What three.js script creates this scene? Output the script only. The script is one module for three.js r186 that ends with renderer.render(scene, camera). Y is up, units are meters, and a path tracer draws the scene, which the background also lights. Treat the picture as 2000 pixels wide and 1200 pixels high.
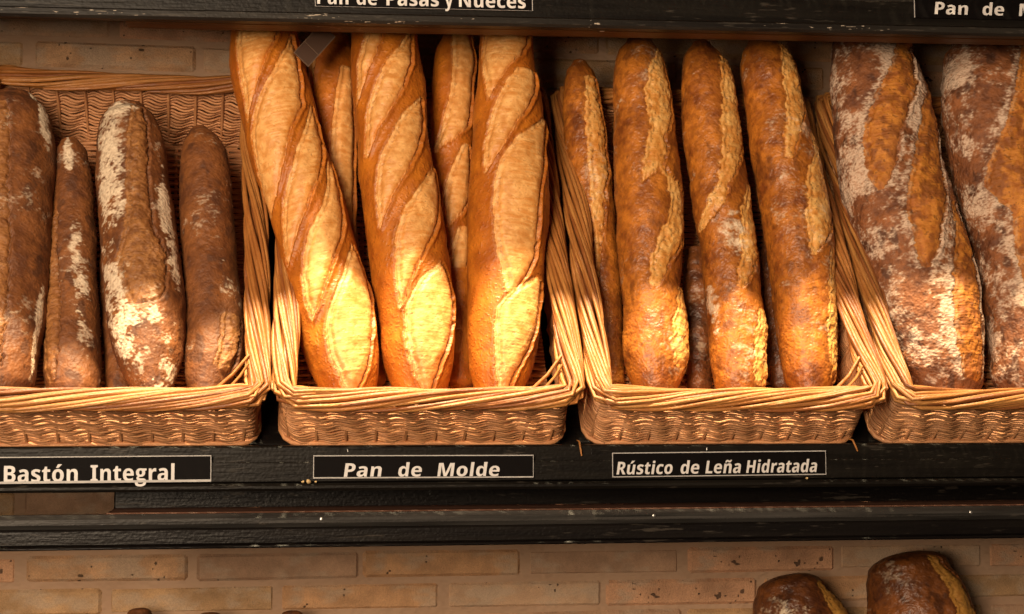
import * as THREE from 'three';
import { FontLoader } from 'three/addons/loaders/FontLoader.js';
import { TextGeometry } from 'three/addons/geometries/TextGeometry.js';
import { mergeGeometries } from 'three/addons/utils/BufferGeometryUtils.js';
import { RectAreaLightUniformsLib } from 'three/addons/lights/RectAreaLightUniformsLib.js';

// ---------------------------------------------------------------- camera, light, exposure
const scene = new THREE.Scene();
scene.background = new THREE.Color().setRGB(0.012, 0.009, 0.007);
const camera = new THREE.PerspectiveCamera(22.62, 1024 / 614, 0.05, 40);
camera.rotation.order = 'YXZ';
camera.position.set(0, 0, 1.74);
camera.rotation.set(THREE.MathUtils.degToRad(3.62), THREE.MathUtils.degToRad(-8.1), 0);
const renderer = new THREE.WebGLRenderer({ antialias: true });
renderer.toneMapping = THREE.LinearToneMapping;
renderer.toneMappingExposure = 1.44;
renderer.shadowMap.enabled = true;
RectAreaLightUniformsLib.init();

const TIER = 0.535;                       // height from one row of baskets to the next
// added fill light standing in for soft shop light, out of frame: position, aim, size, radiance
const FILL_PANEL = { at: [-0.74, 0.46, 2.25], aim: [0.28, 0.02, -0.15], w: 0.70, h: 1.30, power: 21.5, color: [1.0, 0.775, 0.545] };
// row of ceiling spots grazing the shelf front: x, candela
const SPOTS = [[-0.25, 26], [0.13, 29], [0.52, 22], [0.92, 22]];
const SPOT = { y: 2.15, z: 0.345, color: [1.0, 0.79, 0.48] };

// ---------------------------------------------------------------- helpers
const used = {};
function numbered(n) { used[n] = (used[n] ?? -1) + 1; return used[n] ? `${n}_${String(used[n]).padStart(3, '0')}` : n; }
function tag(o, label, category, group) { o.userData.label = label; o.userData.category = category; if (group) o.userData.group = group; return o; }
function base(name, pos = [0, 0, 0]) { const g = new THREE.Group(); g.name = numbered(name); g.position.set(...pos); scene.add(g); return g; }
function part(name, geo, mat, parent, label) { const m = new THREE.Mesh(geo, mat); m.name = name; m.castShadow = m.receiveShadow = true; parent.add(m); if (label) m.userData.label = label; return m; }
function rng(seed) { let a = seed >>> 0; return () => { a = (a + 0x6D2B79F5) >>> 0; let t = a; t = Math.imul(t ^ (t >>> 15), t | 1); t ^= t + Math.imul(t ^ (t >>> 7), t | 61); return ((t ^ (t >>> 14)) >>> 0) / 4294967296; }; }
const clamp = (x, a = 0, b = 1) => x < a ? a : x > b ? b : x;
const sstep = (a, b, x) => { const t = clamp((x - a) / (b - a)); return t * t * (3 - 2 * t); };
const gauss = (x, s) => Math.exp(-(x * x) / (s * s));
const PERM = (() => { const r = rng(77), p = new Uint8Array(512), a = [...Array(256).keys()]; for (let i = 255; i > 0; i--) { const j = Math.floor(r() * (i + 1));[a[i], a[j]] = [a[j], a[i]]; } for (let i = 0; i < 512; i++) p[i] = a[i & 255]; return p; })();
function vn(x, y, z) {                    // value noise, 0..1
  const xi = Math.floor(x), yi = Math.floor(y), zi = Math.floor(z);
  let fx = x - xi, fy = y - yi, fz = z - zi; fx *= fx * (3 - 2 * fx); fy *= fy * (3 - 2 * fy); fz *= fz * (3 - 2 * fz);
  const X = xi & 255, Y = yi & 255, Z = zi & 255, X1 = (X + 1) & 255, Y1 = (Y + 1) & 255, Z1 = (Z + 1) & 255;
  const a = PERM[X] , b = PERM[X1], aa = PERM[a + Y], ab = PERM[a + Y1], ba = PERM[b + Y], bb = PERM[b + Y1];
  const g0 = PERM[aa + Z], g1 = PERM[ba + Z], g2 = PERM[ab + Z], g3 = PERM[bb + Z], h0 = PERM[aa + Z1], h1 = PERM[ba + Z1], h2 = PERM[ab + Z1], h3 = PERM[bb + Z1];
  const u0 = g0 + (g1 - g0) * fx, u1 = g2 + (g3 - g2) * fx, w0 = h0 + (h1 - h0) * fx, w1 = h2 + (h3 - h2) * fx;
  const p = u0 + (u1 - u0) * fy, q = w0 + (w1 - w0) * fy;
  return (p + (q - p) * fz) / 255;
}
const fbm = (x, y, z, o = 3) => { let s = 0, a = 0.5, n = 0; for (let i = 0; i < o; i++) { s += a * vn(x, y, z); n += a; x = x * 2.03 + 17.1; y = y * 2.03 + 5.7; z = z * 2.03 + 9.2; a *= 0.5; } return s / n; };
const enc = (v) => { v = clamp(v); return 255 * (v <= 0.0031308 ? 12.92 * v : 1.055 * Math.pow(v, 1 / 2.4) - 0.055); };
function tex(w, h, fn, srgb = true) {     // fn(i, j) -> [r, g, b] linear for colour maps, one number for height maps
  const d = new Uint8Array(w * h * 4);
  for (let j = 0; j < h; j++) for (let i = 0; i < w; i++) {
    const c = fn(i, j), k = 4 * (j * w + i);
    if (srgb) { d[k] = enc(c[0]); d[k + 1] = enc(c[1]); d[k + 2] = enc(c[2]); } else d[k] = d[k + 1] = d[k + 2] = 255 * clamp(c);
    d[k + 3] = 255;
  }
  const t = new THREE.DataTexture(d, w, h); t.magFilter = THREE.LinearFilter; t.minFilter = THREE.LinearFilter; t.wrapS = t.wrapT = THREE.RepeatWrapping;
  if (srgb) t.colorSpace = THREE.SRGBColorSpace; t.needsUpdate = true; return t;
}
const mix3 = (a, b, t) => [a[0] + (b[0] - a[0]) * t, a[1] + (b[1] - a[1]) * t, a[2] + (b[2] - a[2]) * t];
const lin = (r, g, b) => new THREE.Color().setRGB(r, g, b);
// box with chamfered edges, 44 triangles; uv in metres
function chamferBox(w, h, d, c) {
  const P = [], hx = w / 2, hy = h / 2, hz = d / 2, v = (x, y, z) => [x, y, z];
  const corner = (sx, sy, sz) => ({ x: v(sx * hx, sy * (hy - c), sz * (hz - c)), y: v(sx * (hx - c), sy * hy, sz * (hz - c)), z: v(sx * (hx - c), sy * (hy - c), sz * hz) });
  const C = {}; for (const a of [-1, 1]) for (const b of [-1, 1]) for (const e of [-1, 1]) C[`${a},${b},${e}`] = corner(a, b, e);
  const q = (a, b, e, f) => { P.push(a, b, e, a, e, f); };
  const g = (a, b, e, k) => C[`${a},${b},${e}`][k];
  for (const s of [-1, 1]) {
    q(g(s, -1, -1, 'x'), g(s, 1, -1, 'x'), g(s, 1, 1, 'x'), g(s, -1, 1, 'x')); q(g(-1, s, -1, 'y'), g(1, s, -1, 'y'), g(1, s, 1, 'y'), g(-1, s, 1, 'y')); q(g(-1, -1, s, 'z'), g(1, -1, s, 'z'), g(1, 1, s, 'z'), g(-1, 1, s, 'z'));
    for (const t of [-1, 1]) { q(g(s, t, -1, 'x'), g(s, t, 1, 'x'), g(s, t, 1, 'y'), g(s, t, -1, 'y')); q(g(s, -1, t, 'x'), g(s, 1, t, 'x'), g(s, 1, t, 'z'), g(s, -1, t, 'z')); q(g(-1, s, t, 'y'), g(1, s, t, 'y'), g(1, s, t, 'z'), g(-1, s, t, 'z')); for (const u of [-1, 1]) P.push(g(s, t, u, 'x'), g(s, t, u, 'y'), g(s, t, u, 'z')); }
  }
  const pos = [], nor = [], uv = [], A = new THREE.Vector3(), B = new THREE.Vector3(), D = new THREE.Vector3(), n = new THREE.Vector3();
  for (let i = 0; i < P.length; i += 3) {
    A.set(...P[i]); B.set(...P[i + 1]); D.set(...P[i + 2]);
    n.subVectors(B, A).cross(D.clone().sub(A)).normalize();
    let o = [P[i], P[i + 1], P[i + 2]]; if (n.dot(A.clone().add(B).add(D)) < 0) { o = [P[i], P[i + 2], P[i + 1]]; n.negate(); }
    for (const p of o) { pos.push(...p); nor.push(n.x, n.y, n.z); const ax = Math.abs(n.x), ay = Math.abs(n.y), az = Math.abs(n.z); uv.push(...(az >= ax && az >= ay ? [p[0], p[1]] : ay >= ax ? [p[0], p[2] + 0.37] : [p[2], p[1]])); }
  }
  const geo = new THREE.BufferGeometry(); geo.setAttribute('position', new THREE.Float32BufferAttribute(pos, 3)); geo.setAttribute('normal', new THREE.Float32BufferAttribute(nor, 3)); geo.setAttribute('uv', new THREE.Float32BufferAttribute(uv, 2)); return geo;
}
// tube along points [x, y, z, r]; frames by parallel transport from a given side vector
function tube(pts, radial, capped = true, uvOff = 0) {
  const n = pts.length, pos = [], nor = [], uv = [], idx = []; const T = new THREE.Vector3(), N = new THREE.Vector3(0.31, 0.87, 0.38), Bn = new THREE.Vector3(); let L = 0;
  for (let i = 0; i < n; i++) {
    const a = pts[Math.max(0, i - 1)], b = pts[Math.min(n - 1, i + 1)], p = pts[i]; T.set(b[0] - a[0], b[1] - a[1], b[2] - a[2]).normalize();
    N.addScaledVector(T, -N.dot(T)); if (N.lengthSq() < 1e-6) N.set(T.y, T.z, T.x).addScaledVector(T, -T.dot(N)); N.normalize(); Bn.crossVectors(T, N);
    if (i) L += Math.hypot(p[0] - pts[i - 1][0], p[1] - pts[i - 1][1], p[2] - pts[i - 1][2]);
    for (let k = 0; k <= radial; k++) { const f = k / radial * Math.PI * 2, c = Math.cos(f), s = Math.sin(f), x = N.x * c + Bn.x * s, y = N.y * c + Bn.y * s, z = N.z * c + Bn.z * s; pos.push(p[0] + x * p[3], p[1] + y * p[3], p[2] + z * p[3]); nor.push(x, y, z); uv.push(L + uvOff, k / radial * 0.02); }
  }
  const w = radial + 1; for (let i = 0; i < n - 1; i++) for (let k = 0; k < radial; k++) { const a = i * w + k, b = a + w; idx.push(a, a + 1, b, b, a + 1, b + 1); }
  if (capped) for (const [r, flip] of [[0, 1], [n - 1, 0]]) { const o = r * w; for (let k = 1; k < radial - 1; k++) flip ? idx.push(o, o + k + 1, o + k) : idx.push(o, o + k, o + k + 1); }
  const g = new THREE.BufferGeometry(); g.setAttribute('position', new THREE.Float32BufferAttribute(pos, 3)); g.setAttribute('normal', new THREE.Float32BufferAttribute(nor, 3)); g.setAttribute('uv', new THREE.Float32BufferAttribute(uv, 2)); g.setIndex(idx); return g;
}

// ---------------------------------------------------------------- ceiling spots and added fill panel (out of frame)
{
  const root = base('added_fill_light', FILL_PANEL.at); root.lookAt(...FILL_PANEL.aim);
  tag(root, 'added unseen fill panel standing in for soft shop light on the shelves', 'light panel');
  part('panel_frame', new THREE.BoxGeometry(FILL_PANEL.w + 0.06, FILL_PANEL.h + 0.06, 0.04).translate(0, 0, -0.03), new THREE.MeshStandardMaterial({ color: lin(0.6, 0.6, 0.6) }), root);
  part('fill_light_face', new THREE.PlaneGeometry(FILL_PANEL.w, FILL_PANEL.h).translate(0, 0, -0.004), new THREE.MeshStandardMaterial({ color: lin(0.1, 0.1, 0.1), emissive: lin(...FILL_PANEL.color), emissiveIntensity: 0.6 }), root);
  const l = new THREE.RectAreaLight(lin(...FILL_PANEL.color), FILL_PANEL.power, FILL_PANEL.w, FILL_PANEL.h); l.position.set(...FILL_PANEL.at); l.lookAt(...FILL_PANEL.aim); scene.add(l);
}
SPOTS.forEach(([x, cd], i) => {
  const root = base('track_spotlight', [x, SPOT.y, SPOT.z]);
  tag(root, ['first', 'second', 'third', 'fourth'][i] + ' small black ceiling spotlight from the left, above the baskets', 'spotlight', 'ceiling spotlights');
  const dir = new THREE.Vector3(x, 0, -0.07).sub(root.position).normalize();
  const q = new THREE.Quaternion().setFromUnitVectors(new THREE.Vector3(0, -1, 0), dir);
  const can = part('housing', new THREE.LatheGeometry([[0.001, 0.16], [0.045, 0.155], [0.055, 0.13], [0.055, 0.0], [0.05, 0.0], [0.05, 0.12], [0.001, 0.13]].map(([a, b]) => new THREE.Vector2(a, b)), 24), new THREE.MeshStandardMaterial({ color: lin(0.03, 0.03, 0.03), roughness: 0.5 }), root); can.quaternion.copy(q);
  const bulb = part('light_bulb', new THREE.CylinderGeometry(0.045, 0.045, 0.01, 24).translate(0, 0.06, 0), new THREE.MeshStandardMaterial({ color: lin(0.1, 0.1, 0.1), emissive: lin(...SPOT.color), emissiveIntensity: 3 }), root); bulb.quaternion.copy(q);
  const l = new THREE.SpotLight(lin(...SPOT.color), cd, 0, 0.30, 0.9, 2); l.position.copy(root.position).addScaledVector(dir, 0.03); l.target.position.set(x, 0, -0.07); l.castShadow = true; l.shadow.radius = 2.2; l.shadow.mapSize.set(2048, 2048); scene.add(l, l.target);
});

// ---------------------------------------------------------------- brick wall behind the shelves
const WALL_Z = -0.40;
{
  const wall = base('brick_wall', [0.35, 0, WALL_Z]);
  tag(wall, 'pale brown brick wall with smeared mortar behind the bread shelves', 'wall');
  const mt = tex(512, 512, (i, j) => { const x = i / 64, y = j / 64, n = fbm(x * 1.5, y * 1.5, 3, 4), s = vn(i / 3, j / 3, 8); return mix3([0.43, 0.265, 0.165], [0.54, 0.355, 0.235], clamp(n * 1.3 - 0.15 + (s - 0.5) * 0.2)); });
  mt.repeat.set(2, 2);
  const mb = tex(512, 512, (i, j) => 0.5 * fbm(i / 20, j / 20, 1, 3) + 0.5 * vn(i / 3, j / 3, 2), false); mb.repeat.set(2, 2);
  part('mortar', new THREE.BoxGeometry(2.1, 1.3, 0.05).translate(0, 0.09, -0.0272), new THREE.MeshStandardMaterial({ map: mt, bumpMap: mb, bumpScale: 0.003, roughness: 0.95 }), wall);
  const mats = [];
  for (let k = 0; k < 6; k++) {
    const tone = [[0.54, 0.31, 0.165], [0.60, 0.33, 0.165], [0.48, 0.29, 0.18], [0.58, 0.315, 0.18], [0.50, 0.30, 0.15], [0.55, 0.345, 0.21]][k], o = k * 13.7;
    const t = tex(512, 128, (i, j) => {
      const x = i / 512 * 0.228, y = j / 128 * 0.0435;
      const n = fbm(x * 40 + o, y * 40, o, 4), film = fbm(x * 22 + o + 5, y * 45, o + 3, 4), fine = vn(x * 900, y * 900, o), pit = vn(x * 260 + o, y * 260, o + 9) * vn(x * 60 + o, y * 60, o + 2);
      let c = mix3(tone.map((v) => v * 0.72), tone.map((v) => v * 1.28), clamp(n * 1.5 - 0.25));
      c = mix3(c, [0.52, 0.39, 0.28], sstep(0.46, 0.66, film) * 0.6);           // mortar smeared over the face
      c = c.map((v) => v * (0.86 + 0.28 * fine)); if (pit > 0.66) c = c.map((v) => v * 0.25);
      return c;
    });
    const b = tex(512, 128, (i, j) => { const x = i / 512 * 0.228, y = j / 128 * 0.0435, pit = vn(x * 260 + o, y * 260, o + 9) * vn(x * 60 + o, y * 60, o + 2); return 0.45 * fbm(x * 60 + o, y * 60, o, 4) + 0.25 * vn(x * 700, y * 700, o) + 0.3 - (pit > 0.65 ? 0.4 : 0); }, false);
    for (const q of [t, b]) { q.repeat.set(1 / 0.228, 1 / 0.0435); q.offset.set(0.5, 0.5); }
    mats.push(new THREE.MeshStandardMaterial({ map: t, bumpMap: b, bumpScale: 0.0035, roughness: 0.9 }));
  }
  const r = rng(5), P = 0.0436, W = 0.2275, geos = [0, 1, 2].map((k) => chamferBox(0.2195 - 0.002 * k, 0.0365 + 0.001 * k, 0.03, 0.0042 + 0.0008 * k));
  for (let row = -5; row <= 17; row++) {
    const y = -0.221 + row * P, off = row % 2 === 0 ? 0 : W * 0.5;
    for (let k = -2; k <= 6; k++) {
      const x = -0.019 + k * W + off; if (x < -0.66 || x > 1.36) continue;
      const m = part('brick', geos[Math.floor(r() * 3)], mats[Math.floor(r() * 6)], wall);
      m.position.set(x - 0.35 + (r() - 0.5) * 0.004, y + (r() - 0.5) * 0.002, -0.0142 + (r() - 0.5) * 0.003); m.rotation.set((r() - 0.5) * 0.03, (r() - 0.5) * 0.012, (r() - 0.5) * 0.012 + (r() < 0.5 ? Math.PI : 0));
    }
  }
}

// ---------------------------------------------------------------- shelves
function paintTex(seed, chips, tones) {      // black gloss paint, worn to pale wood along scuffs; covers 0.9 x 0.1125 m
  return tex(2048, 256, (i, j) => {
    const x = i / 2048 * 0.9, y = j / 256 * 0.1125;
    let c = mix3(tones[0], tones[1], clamp(fbm(x * 9 + seed, y * 160, seed, 3) * 1.4 - 0.2));
    const sc = fbm(x * 60 + seed, y * 500, seed + 4, 3) * 0.6 + fbm(x * 14, y * 60, seed + 8, 2) * 0.4;
    c = mix3(c, [0.09, 0.075, 0.06], sstep(0.64, 0.76, sc) * 0.4);
    const ch = fbm(x * 120 + seed, y * 900, seed + 1, 3) * 0.55 + fbm(x * 12, y * 40, seed + 6, 2) * 0.45;
    c = mix3(c, [0.46, 0.38, 0.30], sstep(chips, chips + 0.03, ch));
    return c;
  });
}
const paintBump = tex(1024, 256, (i, j) => 0.6 * fbm(i / 60, j / 5, 2, 3) + 0.4 * fbm(i / 6, j / 6, 5, 2), false); paintBump.repeat.set(2.2, 9);
const mkPaint = (seed, chips, tones, rough) => { const t = paintTex(seed, chips, tones); t.repeat.set(1 / 0.9, 1 / 0.1125); return new THREE.MeshPhysicalMaterial({ map: t, bumpMap: paintBump, bumpScale: 0.0006, roughness: rough, specularIntensity: 0.25 }); };
const BLACK = mkPaint(3, 0.83, [[0.005, 0.004, 0.0035], [0.012, 0.010, 0.008]], 0.42);
const BLACKER = mkPaint(9, 0.84, [[0.005, 0.004, 0.004], [0.010, 0.008, 0.007]], 0.36);
const WORN = mkPaint(15, 0.72, [[0.010, 0.008, 0.007], [0.028, 0.024, 0.020]], 0.45);
const BROWN = mkPaint(21, 0.76, [[0.042, 0.019, 0.008], [0.095, 0.043, 0.016]], 0.5);
const GREY_SHEEN = mkPaint(33, 0.9, [[0.012, 0.011, 0.010], [0.055, 0.050, 0.046]], 0.4);  // grey tone paints the sheen on the worn rail cap into the colour
const LEDGE = mkPaint(27, 0.80, [[0.065, 0.028, 0.018], [0.13, 0.062, 0.04]], 0.5);
const steel = new THREE.MeshStandardMaterial({ color: lin(0.6, 0.58, 0.55), metalness: 0.9, roughness: 0.35 });
function bar(name, x0, x1, y0, y1, z0, z1, mat, parent, c = 0.002) { const m = part(name, chamferBox(x1 - x0, y1 - y0, z1 - z0, c), mat, parent); m.position.set((x0 + x1) / 2, (y0 + y1) / 2, (z0 + z1) / 2); return m; }
const XL = -0.75, XR = 1.45;
function slope(parent, y, z) { const a = THREE.MathUtils.degToRad(55), m = part('added_blocking_board', chamferBox(XR - XL, 0.012, 0.44, 0.002), BLACKER, parent); m.rotation.x = a; m.position.set((XL + XR) / 2, y + 0.22 * Math.sin(a), z - 0.22 * Math.cos(a)); return m; }  // added boards: upper blocks spot light leaking past baskets, lower darkens the gaps
{
  const s = base('upper_shelf', [0, 0.447, 0]); s.rotation.z = 0.0148;
  tag(s, 'worn black wooden shelf rail with brown underside across the top', 'shelf');
  bar('front_board', XL, XR, 0.0, 0.062, -0.068, -0.05, WORN, s, 0.003);
  bar('label_strip', XL, XR, 0.010, 0.040, -0.0495, -0.0475, BLACK, s, 0.0006);
  bar('bottom_board', -0.20, XR, 0.0005, 0.018, -0.103, -0.069, BROWN, s, 0.003);
  bar('back_board', -0.20, XR, 0.019, 0.030, -0.102, -0.071, BLACKER, s, 0.002);
  slope(s, 0.032, -0.097);
}
{
  const s = base('lower_shelf', [0, 0, 0]);
  tag(s, 'black painted wooden shelf rail carrying the row of bread baskets', 'shelf');
  bar('front_board', XL, XR, -0.090, -0.048, -0.10, -0.052, BLACK, s, 0.002);
  slope(s, -0.052, -0.118);
  bar('label_strip', XL, XR, -0.089, -0.0665, -0.0515, -0.0485, BLACK, s, 0.0008);
  bar('bottom_lip', XL, XR, -0.0995, -0.0905, -0.075, -0.0465, BLACK, s, 0.003);
  bar('recess_board', -0.209, XR, -0.150, -0.0905, -0.148, -0.136, BLACKER, s, 0.002);
  bar('ledge_board', -0.209, XR, -0.136, -0.1225, -0.135, -0.047, LEDGE, s, 0.0025);
  bar('rail_cap', XL, XR, -0.1395, -0.1235, -0.0465, -0.030, GREY_SHEEN, s, 0.005);
  bar('rail', XL, XR, -0.1585, -0.140, -0.0465, -0.034, BLACKER, s, 0.002);
  bar('rail_bead', XL, XR, -0.1625, -0.159, -0.0465, -0.032, BLACKER, s, 0.0015);
  for (const x of [0.033, 0.42, 0.812]) { const m = part('screw', new THREE.SphereGeometry(0.0022, 12, 8), steel, s); m.scale.z = 0.4; m.position.set(x, -0.1305, -0.0298); }
  for (const [x, a] of [[0.063, 0.1], [0.49, -0.1]]) { const m = part('staple', new THREE.CylinderGeometry(0.0007, 0.0007, 0.003, 6), steel, s); m.position.set(x, -0.0535, -0.0505); m.rotation.z = a; }
}
{
  const s = base('bottom_shelf', [0.35, -0.52, -0.25]);
  tag(s, 'plain dark board below the frame carrying the round loaves', 'shelf');
  part('shelf_board', chamferBox(2.1, 0.03, 0.29, 0.003), BLACK, s);
}

// ---------------------------------------------------------------- name plates
const font = await new FontLoader().loadAsync('fonts/droid/droid_sans_bold.typeface.json');
const plateMat = new THREE.MeshPhysicalMaterial({ color: lin(0.004, 0.003, 0.003), roughness: 0.6, specularIntensity: 0.12 });
const edgeMat = new THREE.MeshStandardMaterial({ color: lin(0.40, 0.38, 0.37), roughness: 0.6 });
const whiteMat = new THREE.MeshStandardMaterial({ color: lin(0.62, 0.59, 0.58), roughness: 0.6 });
function sign(name, label, parentTilt, x0, x1, y0, y1, z, words, opt) {
  const root = base('name_plate', [(x0 + x1) / 2, (y0 + y1) / 2, z]); root.rotation.z = parentTilt;
  tag(root, label, 'sign', 'bread name plates on the shelf fronts');
  const w = x1 - x0, h = y1 - y0;
  part('plate', chamferBox(w, h, 0.002, 0.0004), plateMat, root);
  const e = opt.edge ?? [1, 1, 1, 1], t = 0.0011;               // top, right, bottom, left thickness factors
  const line = (ww, hh, x, y) => { const m = part('white_edge', new THREE.BoxGeometry(ww, hh, 0.0008), edgeMat, root); m.position.set(x, y, 0.0014); };
  if (e[0]) line(w, t * e[0], 0, h / 2 - t * e[0] / 2); if (e[2]) line(w, t * e[2], 0, -h / 2 + t * e[2] / 2);
  if (e[1]) line(t * e[1], h - t * (e[0] + e[2]), w / 2 - t * e[1] / 2, (e[2] - e[0]) * t / 2); if (e[3]) line(t * e[3], h - t * (e[0] + e[2]), -w / 2 + t * e[3] / 2, (e[2] - e[0]) * t / 2);
  const letters = [];                                            // each word set at its own x, letters sheared
  for (const [text, wx, wlen] of words) {
    const g = new TextGeometry(text, { font, size: opt.size, depth: 0.0006, curveSegments: 5, bevelEnabled: false }); g.computeBoundingBox();
    const bb = g.boundingBox, k = wlen / (bb.max.x - bb.min.x); g.translate(-bb.min.x, 0, 0); g.scale(k, 1, 1);
    const p = g.attributes.position; for (let i = 0; i < p.count; i++) p.setX(i, p.getX(i) + p.getY(i) * (opt.shear ?? 0));
    g.translate(wx - (x0 + x1) / 2, opt.baseline - (y0 + y1) / 2, 0.0011); letters.push(g);
  }
  part('lettering', mergeGeometries(letters.map((g) => g.index ? g.toNonIndexed() : g)), whiteMat, root);
}
sign('a', 'black name plate reading Bastón Integral below the dark loaves', 0.004, -0.333, -0.0915, -0.0885, -0.0585, -0.0465, [['Bastón', -0.3190, 0.080], ['Integral', -0.2250, 0.0925]], { size: 0.0185, baseline: -0.0868, edge: [1, 0.8, 2.4, 1] });
sign('b', 'black name plate reading Pan de Molde below the golden baguettes', -0.002, 0.0235, 0.2795, -0.0855, -0.0590, -0.0465, [['Pan', 0.0585, 0.0425], ['de', 0.1205, 0.027], ['Molde', 0.1665, 0.072]], { size: 0.0155, baseline: -0.0836, shear: 0.13, edge: [1, 0.5, 1.3, 0.8] });
sign('c', 'black name plate reading Rústico de Leña Hidratada below the rustic loaves', 0.006, 0.3735, 0.636, -0.0855, -0.0565, -0.0465, [['Rústico', 0.3785, 0.067], ['de', 0.4555, 0.0225], ['Leña', 0.4865, 0.0425], ['Hidratada', 0.5365, 0.087]], { size: 0.0150, baseline: -0.0822, shear: 0.16, edge: [1, 0.5, 1.0, 0.9] });
sign('d', 'black name plate reading Pan de Pasas y Nueces on the upper shelf', 0.0148, 0.021, 0.279, 0.4665, 0.4945, -0.0465, [['Pan', 0.0235, 0.0365], ['de', 0.0695, 0.024], ['Pasas', 0.1045, 0.062], ['y', 0.1735, 0.010], ['Nueces', 0.1905, 0.080]], { size: 0.0165, baseline: 0.4695, edge: [0.8, 0.8, 0.25, 0.6] });
sign('e', 'black name plate cut by the frame edge, reading Pan de M', 0.0148, 0.757, 1.015, 0.4795, 0.5085, -0.0465, [['Pan', 0.7835, 0.043], ['de', 0.8460, 0.028], ['M', 0.8945, 0.021]], { size: 0.0155, baseline: 0.4845, shear: 0.12, edge: [1, 0.6, 0, 0.8] });
{
  const t = base('hanging_tag', [0.022, 0.440, -0.135]); t.rotation.set(0.1, 0.25, -0.72);
  tag(t, 'small brown tag hanging at a slant behind the top rail', 'tag');
  part('card', chamferBox(0.024, 0.052, 0.002, 0.0004), new THREE.MeshStandardMaterial({ color: lin(0.05, 0.022, 0.011), roughness: 0.5 }), t);
  const em = new THREE.MeshStandardMaterial({ color: lin(0.11, 0.065, 0.04), roughness: 0.5 });
  for (const [w, h, x, y] of [[0.001, 0.052, 0.0118, 0], [0.001, 0.052, -0.0118, 0], [0.0226, 0.001, 0, -0.0252], [0.0226, 0.0008, 0, -0.006]]) { const m = part('pale_edge', new THREE.BoxGeometry(w, h, 0.0008), em, t); m.position.set(x, y, 0.0015); }
}

// ---------------------------------------------------------------- wicker baskets
const ALPHA = THREE.MathUtils.degToRad(55);
const wickTex = (seed, a, b, c) => { const t = tex(512, 64, (i, j) => { const n = fbm(i / 40 + seed, j / 9, seed, 3), s = fbm(i / 110 + seed, j / 2.5, seed + 3, 2), d = vn(i / 3 + seed, j / 2, seed + 7); let k = mix3(a, b, clamp(n * 1.5 - 0.25)); k = mix3(k, c, sstep(0.60, 0.78, s) * 0.55); return k.map((v) => v * (0.88 + 0.24 * d)); }); t.repeat.set(4, 40); return t; };
const wickBump = tex(512, 64, (i, j) => 0.7 * fbm(i / 70, j / 2.2, 3, 2) + 0.3 * vn(i / 5, j / 3, 1), false); wickBump.repeat.set(4, 40);
const WEAVE0 = new THREE.MeshStandardMaterial({ map: wickTex(1, [0.47, 0.200, 0.080], [0.68, 0.335, 0.150], [0.24, 0.088, 0.034]), bumpMap: wickBump, bumpScale: 0.0008, roughness: 0.62 });
const STRAND0 = [[2, [0.30, 0.100, 0.020], [0.46, 0.184, 0.042]], [5, [0.18, 0.049, 0.011], [0.33, 0.115, 0.025]], [8, [0.36, 0.134, 0.030], [0.52, 0.234, 0.060]]].map(([s, a, b]) => new THREE.MeshStandardMaterial({ map: wickTex(s, a, b, [0.30, 0.14, 0.05]), bumpMap: wickBump, bumpScale: 0.0008, roughness: 0.5 }));
const BK = { hw: 0.1655, len: 0.485, H: 0.098, rc: 0.022 };
// rounded rectangle, front side first (left to right), then right side to the back: point and outward normal at fraction q
function loop(hw, z0, z1, rc) {           // local x, local z (front z0 > back z1)
  const segs = [], w = 2 * (hw - rc), l = (z0 - z1) - 2 * rc, a = Math.PI / 2 * rc, sides = [w, a, l, a, w, a, l, a], tot = sides.reduce((p, c) => p + c, 0);
  return { tot, sides, at(s) {
    s = ((s % tot) + tot) % tot; let k = 0; while (s > sides[k]) { s -= sides[k]; k++; }
    const cs = [[hw - rc, z0 - rc], [hw - rc, z1 + rc], [-hw + rc, z1 + rc], [-hw + rc, z0 - rc]];
    if (k === 0) return [-hw + rc + s, z0, 0, 1]; if (k === 2) return [hw, z0 - rc - s, 1, 0]; if (k === 4) return [hw - rc - s, z1, 0, -1]; if (k === 6) return [-hw, z1 + rc + s, -1, 0];
    const c = cs[(k - 1) / 2], th = s / rc, st = Math.PI / 2 - (k - 1) / 2 * Math.PI / 2, f = st - th; return [c[0] + rc * Math.cos(f), c[1] + rc * Math.sin(f), Math.cos(f), Math.sin(f)];
  } };
}
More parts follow.
